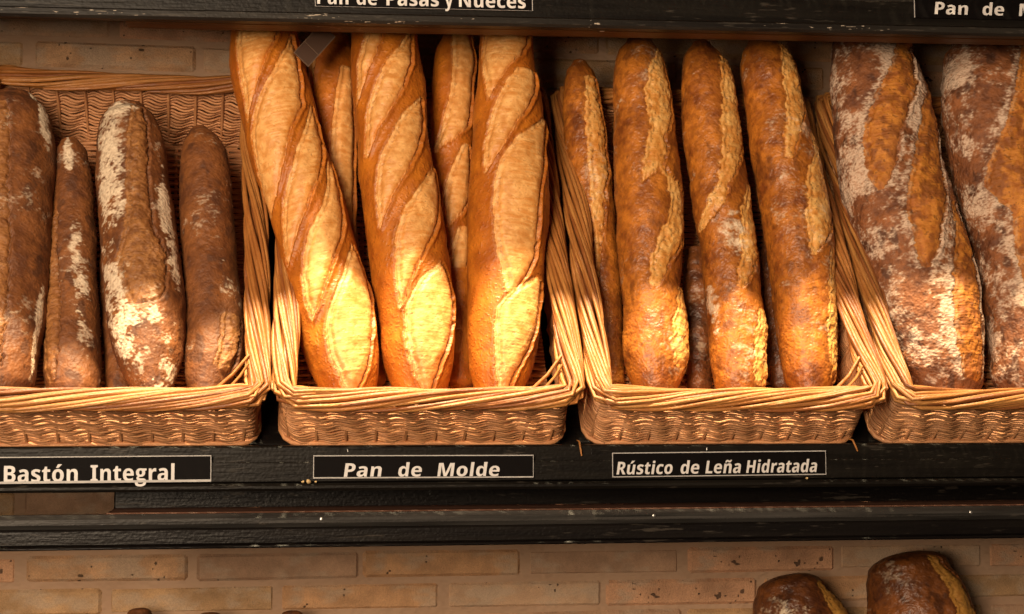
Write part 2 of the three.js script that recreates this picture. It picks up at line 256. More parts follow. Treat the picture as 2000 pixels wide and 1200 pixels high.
function makeBasket(seed, tint) {
  const dye = (m) => { const c = m.clone(); c.color = lin(...tint); return c; }, WEAVE = dye(WEAVE0), STRAND = STRAND0.map(dye);
  const r = rng(seed), root = new THREE.Group(), { hw, len, H, rc } = BK, NS = 46, PITCH = 0.0049, rows = Math.round(H / PITCH);
  const flare = (k) => 0.006 * k;                               // rim a little wider than the base
  const weave = { front: [], right: [], back: [], left: [] };
  const shapeAt = (k) => loop(hw + 0.0015, flare(k), -len - flare(k), rc);
  const bounds = (L) => { const [w, a, l] = L.sides; return { front: [-a / 2, w + a / 2], right: [w + a / 2, w + a * 1.5 + l], back: [w + a * 1.5 + l, 2 * w + a * 2.5 + l], left: [2 * w + a * 2.5 + l, 2 * w + a * 3.5 + 2 * l] }; };
  for (let j = 0; j < rows; j++) {
    const k = (j + 0.5) / rows, L = shapeAt(k), bd = bounds(L), dph = (r() - 0.5) * 0.12, rj = 0.0020 + (r() - 0.5) * 0.0003, lift = (r() - 0.5) * 0.0007, drift = j * 0.045;
    for (const side in bd) {
      const [s0, s1] = bd[side], n = Math.ceil((s1 - s0) / L.tot * NS * 7), pts = [];
      for (let i = 0; i <= n; i++) {
        const s = s0 + (s1 - s0) * i / n, q = s / L.tot * NS + dph + drift, f = q - Math.floor(q), [x, z, nx, nz] = L.at(s);
        const o = 0.0024 * Math.cos(q * Math.PI * 2) + (vn(q * 3, j * 7.3, seed) - 0.5) * 0.0008;
        const y = H * k + lift + 0.0014 * Math.cos(q * Math.PI * 2 + 0.6) + 0.0020 * (f - 0.5) * Math.min(1, 8 * Math.min(f, 1 - f)) + (vn(q * 1.7, j * 3.1, seed + 4) - 0.5) * 0.0008;
        pts.push([x + nx * o, y, z + nz * o, rj]);
      }
      weave[side].push(tube(pts, 5, false, r() * 0.5));
    }
  }
  const st = shapeAt(0), sT = shapeAt(1);
  for (let i = 0; i < NS; i++) {                                 // upright stakes inside the weave
    const q0 = (i + 0.5) / NS, a = st.at(q0 * st.tot), b = sT.at(q0 * sT.tot), bd = bounds(st); let side = 'left'; const s = q0 * st.tot; for (const k of ['front', 'right', 'back']) if (s >= bd[k][0] && s < bd[k][1]) side = k;
    if (s > bd.left[1]) side = 'front';
    weave[side].push(tube([[a[0] - a[2] * 0.001, 0, a[1] - a[3] * 0.001, 0.0022], [(a[0] + b[0]) / 2 - a[2] * 0.001, H / 2, (a[1] + b[1]) / 2 - a[3] * 0.001, 0.0022], [b[0] - a[2] * 0.001, H, b[1] - a[3] * 0.001, 0.0022]], 5, true, r()));
  }
  for (const side in weave) { const m = part({ front: 'front_weave', right: 'side_weave', back: 'back_weave', left: 'side_weave' }[side], mergeGeometries(weave[side]), WEAVE, root); m.userData.kind = 'stuff'; }
  { // base: rods running front to back with weavers across
    const g = [], n = Math.floor(len / 0.0056);
    for (let j = 0; j < n; j++) { const z = -0.004 - (j + 0.5) / n * (len - 0.008), pts = [], xe = hw - 0.010 - (z > -rc || z < -len + rc ? rc - Math.sqrt(Math.max(0, rc * rc - (rc - Math.min(-z, len + z)) ** 2)) : 0); for (let i = 0; i <= 48; i++) { const x = -xe + 2 * xe * i / 48; pts.push([x, 0.001 + 0.0018 * Math.cos(x / 0.034 * Math.PI + j * Math.PI), z, 0.0026]); } g.push(tube(pts, 5, false, r())); }
    for (let i = 0; i < 9; i++) { const x = -0.136 + i * 0.034; g.push(tube([[x, 0.001, -0.01, 0.0026], [x, 0.001, -len + 0.01, 0.0026]], 5)); }
    part('base_weave', mergeGeometries(g), WEAVE, root).userData.kind = 'stuff';
  }
  { // bottom border cord
    const pts = []; for (let i = 0; i <= 160; i++) { const [x, z, nx, nz] = st.at(i / 160 * st.tot); pts.push([x + nx * 0.002, -0.001 + 0.0006 * Math.sin(i * 1.3), z + nz * 0.002, 0.0036]); } part('bottom_cord', tube(pts, 6, false), WEAVE, root);
  }
  // braided rim: long canes spiralling over the top edge, each a piece of its own
  const R = loop(hw - 0.001, 0.009, -len - 0.009, 0.010), core = []; const raise = (x, z) => 0.007 * sstep(0.07, 0.0, Math.hypot(hw - Math.abs(x), Math.min(Math.abs(z), Math.abs(z + len))));
  for (let i = 0; i <= 120; i++) { const [x, z] = R.at(i / 120 * R.tot); core.push([x, H + 0.001 + raise(x, z), z, 0.0055]); }
  const rim = part('rim', tube(core, 8, false), STRAND[1], root);
  const N = 60, LS = 0.33, variants = [];
  for (let k = 0; k < N; k++) {
    const pts = [], s0 = k / N * R.tot + (r() - 0.5) * 0.005, ls = LS * (0.92 + 0.16 * r()), rad = 0.0027 + (r() - 0.5) * 0.0008, a = 0.0122 + (r() - 0.5) * 0.0050, b = 0.0086 + (r() - 0.5) * 0.0046, NP = 18;
    for (let i = 0; i <= NP; i++) {
      const t = i / NP, [x, z, nx, nz] = R.at(s0 + t * ls), th = THREE.MathUtils.degToRad(-35 + 245 * t), o = a * Math.cos(th), y = H + 0.001 + raise(x, z) + b * Math.sin(th);
      pts.push([x + nx * o, y, z + nz * o, rad * (0.55 + 0.45 * sstep(0, 0.12, t) * sstep(1, 0.88, t))]);
    }
    part('cane', tube(pts, 6, true, r()), STRAND[r() < 0.45 ? 0 : r() < 0.5 ? 1 : 2], rim);
  }
  part('loose_cane', tube([[hw - 0.050, H + 0.004, -0.003, 0.002], [hw - 0.030, H + 0.010, -0.020, 0.0022], [hw - 0.012, H + 0.011, -0.046, 0.002]], 6), STRAND[0], root);
  part('loose_cane', tube([[hw - 0.036, H + 0.002, -0.004, 0.0017], [hw - 0.022, H + 0.012, -0.016, 0.0017], [hw - 0.013, H + 0.016, -0.030, 0.0015]], 6), STRAND[2], root);
  return root;
}
const KINDS = [makeBasket(101, [0.94, 0.92, 0.90]), makeBasket(207, [1, 0.97, 0.92]), makeBasket(311, [1.0, 1.0, 1.0]), makeBasket(419, [0.92, 0.94, 0.96])], PITCHX = 0.363;
function placeBasket(k, x, tier, label, yaw = 0, roll = 0) {
  const b = tier ? KINDS[k].clone() : KINDS[k]; b.name = numbered('wicker_basket'); scene.add(b);
  b.position.set(x, -0.0445 + tier * TIER + (tier ? x * 0.0148 + 0.004 : 0), -0.086); b.rotation.order = 'YZX'; b.rotation.set(ALPHA, yaw, roll);
  return tag(b, label, 'basket', 'wicker baskets tilted on the shelves');
}
placeBasket(0, -0.208, 0, 'tilted wicker basket holding dark brown batons, its back wall in view', 0.07);
placeBasket(1, 0.155, 0, 'tilted wicker basket holding the pale golden baguettes', 0.0);
placeBasket(2, 0.518, 0, 'tilted wicker basket holding the reddish brown rustic loaves', -0.012);
placeBasket(3, 0.882, 0, 'tilted wicker basket holding the flour dusted loaves, cut by the frame', -0.02);
for (const [i, w] of ['dark batons', 'golden baguettes', 'rustic loaves', 'flour dusted loaves'].entries()) placeBasket(i, -0.208 + PITCHX * i, 1, `wicker basket on the upper shelf, straight above the ${w}`);

// ---------------------------------------------------------------- breads
// spine: [x, y, z, radius] in metres from top to bottom; scores: lists of [distance along, left angle, right angle] of each cut or painted lit patch
const BREADS = {
  A: {kind:'baguette',spine:[[-0.0469,0.4921,-0.2058,0.035],[-0.0424,0.4711,-0.2,0.0404],[-0.0363,0.4225,-0.1865,0.0456],[-0.0243,0.3748,-0.173,0.0465],[-0.0085,0.3078,-0.1537,0.0472],[0.0141,0.2424,-0.1344,0.0458],[0.0291,0.1782,-0.1151,0.0465],[0.0453,0.1154,-0.0959,0.0481],[0.0555,0.0661,-0.0804,0.0447],[0.0628,0.0298,-0.0689,0.0381],[0.0651,-0.0001,-0.0592,0.0253]],scores:[[[-0.0074,-0.86,0.81],[0.0222,-0.86,0.6],[0.0585,-0.87,0.29],[0.0949,-0.91,-0.19],[0.1241,-0.99,-0.6],[0.1526,-1.07,-0.99]],[[0.0455,0.84,0.94],[0.073,0.5,0.98],[0.1022,0.05,0.86],[0.1241,-0.41,0.77],[0.1526,-0.77,0.63],[0.1741,-0.98,0.3],[0.1955,-1.1,0.04],[0.2243,-1.33,-0.33],[0.253,-1.57,-0.77],[0.2743,-1.57,-1.29]],[[0.1491,0.92,1.07],[0.1741,0.64,1.1],[0.2027,0.25,1.04],[0.2315,-0.15,0.76],[0.253,-0.47,0.47],[0.2674,-0.68,0.16],[0.288,-0.87,-0.08],[0.3086,-0.98,-0.38],[0.3361,-1.05,-0.77],[0.3496,-1.1,-1.02]],[[0.2315,0.92,1.2],[0.2674,0.54,1.1],[0.2894,0.26,0.99],[0.3107,-0.05,0.85],[0.3327,-0.34,0.65],[0.3564,-0.57,0.33],[0.3767,-0.69,0.05],[0.397,-0.75,-0.21],[0.4169,-0.72,-0.47],[0.4268,-0.72,-0.65]],[[0.3429,0.89,1.08],[0.3699,0.49,1.21],[0.3923,0.2,1.22],[0.4176,-0.17,1.2],[0.4491,-0.42,1.01],[0.4797,-0.43,0.78],[0.5059,-0.32,0.52],[0.5236,-0.16,0.29]]],res:1,flat:0.92,seed:11},
  B: {kind:'baguette',spine:[[0.106,0.4999,-0.2015,0.0344],[0.1093,0.4752,-0.195,0.0404],[0.1147,0.4055,-0.1764,0.0461],[0.1182,0.3439,-0.1597,0.0447],[0.1249,0.2771,-0.1411,0.0467],[0.1333,0.2117,-0.1226,0.0481],[0.1409,0.1477,-0.104,0.0475],[0.1459,0.1037,-0.091,0.0456],[0.1473,0.0543,-0.0761,0.0421],[0.1485,0.0239,-0.0669,0.034],[0.1486,-0.0001,-0.0594,0.0225]],scores:[[[-0.0037,-0.24,0.34],[0.0258,-0.43,0.0],[0.0547,-0.73,-0.15],[0.0836,-0.97,-0.41],[0.1123,-1.09,-0.76],[0.1371,-1.15,-1.06]],[[0.0438,0.72,0.88],[0.0692,0.32,0.77],[0.0916,-0.08,0.64],[0.1151,-0.38,0.45],[0.1364,-0.61,0.21],[0.162,-0.8,-0.13],[0.1892,-0.94,-0.55],[0.2094,-0.95,-0.82]],[[0.135,0.86,1.06],[0.164,0.24,1.04],[0.1829,-0.02,0.89],[0.2143,-0.44,0.55],[0.2385,-0.64,0.24],[0.2659,-0.77,-0.21],[0.2865,-0.78,-0.49],[0.3069,-0.75,-0.68]],[[0.2282,1.01,1.28],[0.2639,0.39,1.27],[0.2899,-0.06,1.07],[0.3196,-0.35,0.71],[0.3471,-0.45,0.31],[0.3738,-0.51,-0.04],[0.4002,-0.53,-0.36],[0.4134,-0.53,-0.48]],[[0.3606,0.65,0.86],[0.3771,0.17,1.09],[0.3936,-0.14,1.17],[0.4147,-0.37,1.13],[0.445,-0.43,1.0],[0.4758,-0.39,0.69],[0.4999,-0.22,0.51],[0.5188,-0.01,0.35]]],res:1,flat:0.92,seed:12},
  C: {kind:'baguette',spine:[[0.2669,0.5057,-0.2015,0.0292],[0.2674,0.4807,-0.195,0.0343],[0.2663,0.431,-0.182,0.036],[0.2674,0.3822,-0.169,0.0432],[0.2652,0.3136,-0.1504,0.0475],[0.2629,0.2466,-0.1319,0.0504],[0.2562,0.1811,-0.1133,0.0476],[0.2511,0.1172,-0.0947,0.0452],[0.2466,0.0671,-0.0799,0.0423],[0.2415,0.0302,-0.0687,0.034],[0.2378,-0.0001,-0.0594,0.0211]],scores:[[[-0.0037,-0.96,0.88],[0.0259,-1.01,0.88],[0.0552,-1.13,0.77],[0.0736,-1.19,0.5],[0.0917,-1.04,-0.0],[0.1133,-0.87,-0.39],[0.1384,-0.74,-0.68]],[[0.0989,0.15,1.02],[0.1162,-0.2,0.94],[0.142,-0.47,0.6],[0.174,-0.7,0.14],[0.2058,-0.81,-0.23],[0.2267,-0.81,-0.51],[0.2406,-0.78,-0.71]],[[0.1597,0.99,1.36],[0.1953,0.08,1.11],[0.2267,-0.35,0.95],[0.258,-0.5,0.78],[0.2855,-0.52,0.74],[0.3184,-0.44,0.78],[0.3502,-0.33,0.74],[0.3769,-0.18,0.48],[0.3969,-0.06,0.21]],[[0.3769,0.64,1.11],[0.3969,0.08,1.17],[0.4167,-0.3,1.13],[0.4383,-0.34,0.99],[0.469,-0.31,0.79],[0.4949,-0.23,0.52],[0.5205,-0.02,0.37]]],res:1,flat:0.92,seed:13},
  D: {kind:'baguette',spine:[[0.0453,0.4738,-0.2541,0.0234],[0.045,0.4521,-0.2481,0.029],[0.047,0.3881,-0.2304,0.0293],[0.049,0.3184,-0.2107,0.0277],[0.0534,0.217,-0.1811,0.024],[0.0698,0.1191,-0.1515,0.0226],[0.0918,0.0308,-0.1239,0.0201]],scores:[[[0.0037,-1.57,-0.65],[0.0372,-1.57,-0.73],[0.0742,-1.57,-0.98]],[[0.052,0.33,1.15],[0.1251,-0.07,1.17],[0.2319,-0.32,1.1],[0.3155,-0.48,0.65],[0.3707,-0.17,0.56]]],res:0.7,flat:0.92,seed:14},  // second score is a wide pale patch painting the lit right side
  E: {kind:'baguette',spine:[[0.2114,0.4803,-0.2579,0.0214],[0.2084,0.4582,-0.2519,0.027],[0.2036,0.3931,-0.2336,0.0284],[0.1991,0.2877,-0.2032,0.0269],[0.1991,0.2195,-0.1829,0.0233],[0.2023,0.153,-0.1626,0.0205],[0.2016,0.031,-0.1241,0.0181]],scores:[[[-0.0077,-0.44,1.0],[0.0382,-0.17,1.09],[0.0909,-0.23,0.95],[0.1348,-0.57,0.72],[0.1568,-0.96,0.02],[0.1678,-1.21,-0.67]],[[0.1641,0.4,0.85],[0.1934,-0.08,1.01],[0.2363,-0.62,0.96],[0.2576,-0.68,0.41],[0.2719,-0.62,-0.17]],[[0.2788,0.09,1.07],[0.3067,-0.46,0.97],[0.3275,-0.75,0.57]]],res:0.7,flat:0.92,seed:15},
  I: {kind:'rustic',spine:[[0.3758,0.4551,-0.2601,0.0113],[0.3752,0.4402,-0.2556,0.0192],[0.3759,0.3997,-0.243,0.0255],[0.3785,0.3276,-0.2201,0.0288],[0.3826,0.2573,-0.1973,0.0265],[0.3872,0.1888,-0.1744,0.0222],[0.3895,0.1219,-0.1516,0.0193],[0.3885,0.025,-0.1173,0.017]],scores:[[[0.031,0.13,0.85],[0.0958,-0.16,1.06],[0.1707,-0.25,0.85],[0.2439,-0.4,0.21],[0.3154,-0.69,-0.4]]],res:0.8,flat:0.92,seed:21},
  F: {kind:'rustic',spine:[[0.4464,0.4734,-0.2097,0.0178],[0.445,0.4588,-0.2055,0.0282],[0.4453,0.4334,-0.1982,0.0341],[0.4449,0.3904,-0.1856,0.0378],[0.4444,0.3201,-0.1646,0.0413],[0.4437,0.2515,-0.1436,0.0427],[0.4387,0.1845,-0.1226,0.0399],[0.4365,0.1451,-0.11,0.0373],[0.4388,0.1064,-0.0974,0.0392],[0.4368,0.0683,-0.0848,0.0402],[0.4343,0.0432,-0.0764,0.0366],[0.4327,0.0245,-0.0701,0.0302],[0.4302,0.0029,-0.0628,0.0184]],scores:[[[0.0191,0.72,1.05],[0.0492,0.12,0.96],[0.0865,-0.14,1.14],[0.1159,-0.1,0.96],[0.1452,-0.05,0.57],[0.1742,-0.27,0.49],[0.1958,-0.39,0.27],[0.2159,-0.45,-0.32]],[[0.1943,0.04,0.35],[0.2101,0.31,0.79],[0.2316,0.45,1.41],[0.2598,0.39,1.37],[0.288,0.07,1.2],[0.3158,-0.17,0.61],[0.3365,-0.22,0.4],[0.3536,-0.22,0.06]],[[0.357,0.82,1.57],[0.3976,0.37,1.57],[0.4311,0.25,1.57],[0.4576,0.61,1.17]]],res:1,flat:0.92,seed:22},
  G: {kind:'rustic',spine:[[0.5302,0.4725,-0.2087,0.0149],[0.5303,0.4579,-0.2045,0.0243],[0.533,0.4289,-0.1961,0.0326],[0.5336,0.3929,-0.1856,0.0367],[0.534,0.3222,-0.1646,0.0376],[0.5376,0.2532,-0.1436,0.0364],[0.5403,0.1859,-0.1226,0.0347],[0.5415,0.1202,-0.1016,0.0355],[0.5396,0.0688,-0.0848,0.0348],[0.5371,0.0247,-0.0701,0.0305],[0.5347,0.003,-0.0628,0.0217]],scores:[[[0.0266,0.58,1.57],[0.0681,0.24,1.57],[0.0978,0.18,1.35],[0.1273,0.05,1.36],[0.1568,0.02,1.1],[0.1857,-0.14,0.69],[0.2146,-0.32,0.1],[0.2431,-0.99,-0.26],[0.2643,-1.57,-0.92]],[[0.2146,0.77,1.35],[0.2502,0.4,1.57],[0.2996,0.21,1.36],[0.3272,-0.02,0.76],[0.3513,-0.09,0.2]],[[0.3821,0.6,1.57],[0.436,0.34,1.57],[0.4725,0.33,1.57]]],res:1,flat:0.92,seed:23},
  H: {kind:'rustic',spine:[[0.6153,0.4791,-0.2097,0.0198],[0.6159,0.4643,-0.2055,0.0299],[0.6182,0.4315,-0.1961,0.0365],[0.6211,0.3953,-0.1856,0.0379],[0.6266,0.3243,-0.1646,0.0428],[0.6328,0.255,-0.1436,0.0433],[0.6337,0.1871,-0.1226,0.0427],[0.6311,0.121,-0.1016,0.0396],[0.6286,0.0692,-0.0848,0.0354],[0.6268,0.0312,-0.0722,0.0298],[0.6231,0.003,-0.0628,0.0171]],scores:[[[-0.0077,0.65,1.57],[0.0191,0.39,1.27],[0.0572,0.18,1.1],[0.0873,0.09,1.28],[0.1245,-0.03,0.72],[0.1542,-0.2,0.32],[0.1834,-0.25,-0.08]],[[0.1467,0.83,1.57],[0.1834,0.66,1.57],[0.2052,0.24,1.57],[0.2485,0.02,1.57],[0.2911,-0.08,0.74],[0.3158,-0.07,0.27]],[[0.3053,0.84,1.53],[0.3609,0.51,1.57],[0.4088,0.44,1.57],[0.4426,0.49,1.57],[0.4727,0.67,1.13]]],res:1,flat:0.92,seed:24},
  J: {kind:'loaf',spine:[[0.5104,0.1971,-0.1748,0.0115],[0.5108,0.1767,-0.1681,0.0164],[0.5087,0.1229,-0.1504,0.0191],[0.498,0.0252,-0.1172,0.0165]],scores:[],res:0.6,flat:0.92,seed:25},
  K: {kind:'loaf',spine:[[0.6125,0.2123,-0.1792,0.01],[0.6103,0.1779,-0.1681,0.0182],[0.6086,0.0906,-0.1394,0.0195],[0.6046,0.0254,-0.1172,0.0154]],scores:[],res:0.6,flat:0.92,seed:26},
  L: {kind:'floury',spine:[[0.771,0.4964,-0.2224,0.0398],[0.7689,0.4828,-0.2186,0.0525],[0.7689,0.4381,-0.2057,0.0617],[0.7711,0.365,-0.1843,0.0667],[0.7744,0.2937,-0.1629,0.0703],[0.7853,0.2242,-0.1414,0.0707],[0.7934,0.1563,-0.12,0.0696],[0.7971,0.1097,-0.105,0.0664],[0.8009,0.0574,-0.0879,0.058],[0.8008,0.0285,-0.0782,0.0494],[0.7949,0.003,-0.0696,0.0317]],scores:[[[0.0024,0.63,1.57],[0.0375,0.27,0.79],[0.076,-0.01,0.69],[0.0989,-0.25,0.61],[0.137,-0.59,0.24],[0.1742,-0.78,-0.04],[0.2115,-0.8,-0.22],[0.2372,-0.73,-0.5]],[[0.0798,1.2,1.57],[0.1179,0.71,1.33],[0.163,0.4,1.13],[0.2188,0.07,0.84],[0.2519,-0.17,0.7],[0.2814,-0.32,0.47],[0.3245,-0.31,0.17],[0.3531,-0.29,-0.1]],[[0.2703,0.73,0.99],[0.3065,0.63,1.14],[0.3496,0.38,1.03],[0.3918,0.2,1.0],[0.4334,0.1,0.95],[0.4677,0.09,0.98],[0.4915,0.23,0.94]]],res:1,flat:0.75,seed:31},
  M: {kind:'floury',spine:[[0.9318,0.4996,-0.222,0.0473],[0.9352,0.4846,-0.218,0.0629],[0.9394,0.4435,-0.207,0.0736],[0.9388,0.3698,-0.187,0.08],[0.9449,0.2979,-0.167,0.0797],[0.9513,0.2275,-0.147,0.0788],[0.9527,0.1586,-0.127,0.0756],[0.95,0.0914,-0.107,0.0727],[0.9417,0.0257,-0.087,0.0685],[0.9382,0.0031,-0.08,0.0547]],scores:[[[0.0198,0.44,0.7],[0.0586,0.13,0.47],[0.1121,-0.08,0.32],[0.1575,-0.36,0.17],[0.195,-0.72,-0.07],[0.232,-0.94,0.0],[0.276,-0.59,0.04],[0.3336,-0.66,0.35],[0.3902,-0.59,0.07],[0.4183,-0.6,-0.44]]],res:1,flat:0.75,seed:32},
  P: {kind:'wholewheat',spine:[[-0.3549,0.3804,-0.2653,0.031],[-0.355,0.366,-0.2584,0.0435],[-0.3482,0.3128,-0.2327,0.0493],[-0.3448,0.2441,-0.1984,0.0505],[-0.3411,0.1778,-0.1641,0.0489],[-0.3375,0.1141,-0.1299,0.0482],[-0.3369,0.0529,-0.0956,0.0448],[-0.3339,0.0173,-0.075,0.0399],[-0.3339,0.0028,-0.0664,0.029]],scores:[[[0.0279,-0.46,0.01],[0.1523,-0.32,0.08],[0.227,-0.29,0.22],[0.2995,-0.23,0.25],[0.3696,-0.15,0.29],[0.404,-0.17,0.23]]],res:1,flat:0.92,seed:41},
  Q: {kind:'wholewheat',spine:[[-0.2852,0.3318,-0.2596,0.0111],[-0.2821,0.3176,-0.2527,0.0195],[-0.2769,0.2825,-0.2356,0.0235],[-0.2704,0.214,-0.2013,0.0268],[-0.2655,0.1481,-0.167,0.0291],[-0.2593,0.0846,-0.1327,0.0312],[-0.2561,0.0416,-0.1087,0.0329],[-0.2529,0.0147,-0.0933,0.029],[-0.2538,0.0028,-0.0864,0.0221]],scores:[[[0.117,-1.57,-0.69],[0.2068,-1.57,-0.51],[0.2575,-1.57,-0.35],[0.3145,-1.11,-0.35],[0.3529,-1.02,-0.51]]],res:1,flat:0.92,seed:42},
  R: {kind:'wholewheat',spine:[[-0.2125,0.3678,-0.2372,0.025],[-0.2101,0.3549,-0.2314,0.0356],[-0.2037,0.3128,-0.2118,0.0429],[-0.1935,0.2444,-0.1793,0.0443],[-0.1833,0.1783,-0.1467,0.0465],[-0.1739,0.1146,-0.1141,0.0475],[-0.1686,0.0775,-0.0946,0.0439],[-0.1626,0.0412,-0.075,0.0337],[-0.1578,0.0204,-0.0636,0.0229],[-0.1574,0.0057,-0.0555,0.0146]],scores:[[[0.0103,0.19,0.68],[0.0612,-0.04,0.64],[0.1376,-0.18,0.45],[0.1971,-0.31,0.45],[0.2337,-0.63,0.76],[0.2698,-0.56,0.67],[0.2983,-0.4,0.47]]],res:1,flat:0.92,seed:43},
  S: {kind:'wholewheat',spine:[[-0.123,0.349,-0.2515,0.0131],[-0.1206,0.3367,-0.2457,0.0223],[-0.1141,0.3047,-0.2301,0.0312],[-0.1088,0.2352,-0.1955,0.0331],[-0.1024,0.1682,-0.161,0.0337],[-0.0953,0.1038,-0.1264,0.034],[-0.0945,0.054,-0.0987,0.0334],[-0.0984,0.0267,-0.0832,0.025],[-0.0986,0.0058,-0.0711,0.0154]],scores:[[[0.2911,0.29,1.21],[0.3267,0.28,1.18],[0.355,0.24,1.19]]],res:1,flat:0.92,seed:44},
  T: {kind:'wholewheat',spine:[[-0.2261,0.1975,-0.219,0.0112],[-0.221,0.1707,-0.2056,0.0174],[-0.2118,0.0863,-0.1619,0.017],[-0.2036,0.018,-0.125,0.0166]],scores:[],res:0.6,flat:0.92,seed:45},
  N: {kind:'loaf',spine:[[0.6839,-0.2547,-0.33,0.0468],[0.6866,-0.2752,-0.3257,0.058],[0.6937,-0.3093,-0.3186,0.0715],[0.7042,-0.3699,-0.3057,0.0839],[0.7152,-0.4492,-0.2886,0.0831],[0.7134,-0.488,-0.28,0.0706]],scores:[[[0.0,0.58,1.01],[0.0354,0.52,1.23],[0.0776,0.48,1.07],[0.1331,0.44,0.86]]],res:1,flat:0.92,seed:51},
  O: {kind:'loaf',spine:[[0.8495,-0.2294,-0.32,0.0556],[0.8529,-0.2489,-0.3164,0.0634],[0.8608,-0.2834,-0.3099,0.0738],[0.8685,-0.3448,-0.2984,0.0793],[0.8701,-0.4383,-0.2803,0.0784],[0.8646,-0.4906,-0.27,0.064]],scores:[[[-0.0086,0.23,0.58],[0.0273,0.37,0.83],[0.0771,0.28,0.92],[0.1531,0.2,0.7]]],res:1,flat:0.92,seed:52},
  U0: {kind:'wholewheat',spine:[[-0.1967,-0.273,-0.34,0.0162],[-0.1957,-0.2972,-0.3334,0.0294],[-0.1939,-0.3414,-0.3213,0.0394],[-0.19,-0.4337,-0.2952,0.0402],[-0.1892,-0.4518,-0.29,0.0315]],scores:[],res:0.5,flat:0.92,seed:60},
  U1: {kind:'wholewheat',spine:[[-0.1071,-0.2814,-0.34,0.0185],[-0.1064,-0.3057,-0.3334,0.0336],[-0.1052,-0.3501,-0.3213,0.045],[-0.1027,-0.4428,-0.2952,0.0459],[-0.1022,-0.461,-0.29,0.036]],scores:[],res:0.5,flat:0.92,seed:61},
  U2: {kind:'wholewheat',spine:[[0.001,-0.2794,-0.34,0.0149],[0.0012,-0.304,-0.3334,0.0271],[0.0017,-0.3487,-0.3213,0.0363],[0.0025,-0.4422,-0.2952,0.037],[0.0027,-0.4605,-0.29,0.029]],scores:[],res:0.5,flat:0.92,seed:62}
};

const LOOK = {
  baguette: { crust: [[0.35, 0.086, 0.006], [0.58, 0.180, 0.014]], dark: [0.21, 0.048, 0.005], cut: [[0.61, 0.255, 0.060], [0.86, 0.46, 0.155]], ear: [0.86, 0.60, 0.30], jit: 0.0028, deep: 0.0032, ear_h: 0.0034, lump: 0.0018, rough: 0.5, bump: 0.0017, flour: 0 },
  rustic: { crust: [[0.22, 0.058, 0.009], [0.54, 0.178, 0.021]], dark: [0.085, 0.022, 0.006], cut: [[0.62, 0.270, 0.058], [0.80, 0.45, 0.145]], ear: [0.68, 0.38, 0.14], jit: 0.0070, deep: 0.0020, ear_h: 0.0016, lump: 0.0026, rough: 0.46, bump: 0.0020, flour: 0.07 },
  floury: { crust: [[0.12, 0.036, 0.012], [0.32, 0.110, 0.034]], dark: [0.05, 0.016, 0.007], cut: [[0.38, 0.115, 0.014], [0.60, 0.225, 0.030]], ear: [0.68, 0.49, 0.33], jit: 0.0065, deep: 0.0030, ear_h: 0.0030, lump: 0.0042, rough: 0.7, bump: 0.0036, flour: 0.62 },
  wholewheat: { crust: [[0.105, 0.032, 0.009], [0.245, 0.084, 0.021]], dark: [0.07, 0.024, 0.010], cut: [[0.18, 0.064, 0.016], [0.36, 0.152, 0.042]], ear: [0.36, 0.17, 0.06], jit: 0.0050, deep: 0.0030, ear_h: 0.0012, lump: 0.0024, rough: 0.62, bump: 0.0020, flour: 0.07 },
  loaf: { crust: [[0.085, 0.026, 0.010], [0.25, 0.080, 0.018]], dark: [0.04, 0.013, 0.006], cut: [[0.34, 0.15, 0.03], [0.48, 0.24, 0.05]], ear: [0.45, 0.22, 0.06], jit: 0.0050, deep: 0.0026, ear_h: 0.0020, lump: 0.0040, rough: 0.45, bump: 0.0024, flour: 0.06 },
};
// flour dusted on single loaves: [distance along, angle, length, half angle, strength]
const DUST = { R: [[0.13, -0.65, 0.09, 0.5, 0.72], [0.25, -0.85, 0.13, 0.5, 0.6], [0.19, 0.95, 0.10, 0.26, 0.85], [0.37, -0.1, 0.08, 1.3, 0.5], [0.005, -0.3, 0.02, 0.8, 0.75], [0.05, -0.75, 0.06, 0.5, 0.45]], Q: [[0.15, 0.25, 0.08, 0.30, 0.5], [0.03, -0.1, 0.05, 0.25, 0.55], [0.25, 0.5, 0.05, 0.4, 0.7]], P: [[0.03, 1.05, 0.06, 0.22, 1.0], [0.34, 1.2, 0.07, 0.15, 1.0]], S: [[0.25, 0.5, 0.08, 0.3, 0.35]], G: [[0.285, 0.05, 0.045, 0.5, 0.50], [0.38, -1.1, 0.05, 0.3, 0.5], [0.1, -0.6, 0.06, 0.5, 0.15]], H: [[0.16, -0.2, 0.12, 0.8, 0.2], [0.38, -0.5, 0.03, 0.6, 0.2]], N: [[0.06, -0.3, 0.05, 0.6, 0.7]] };
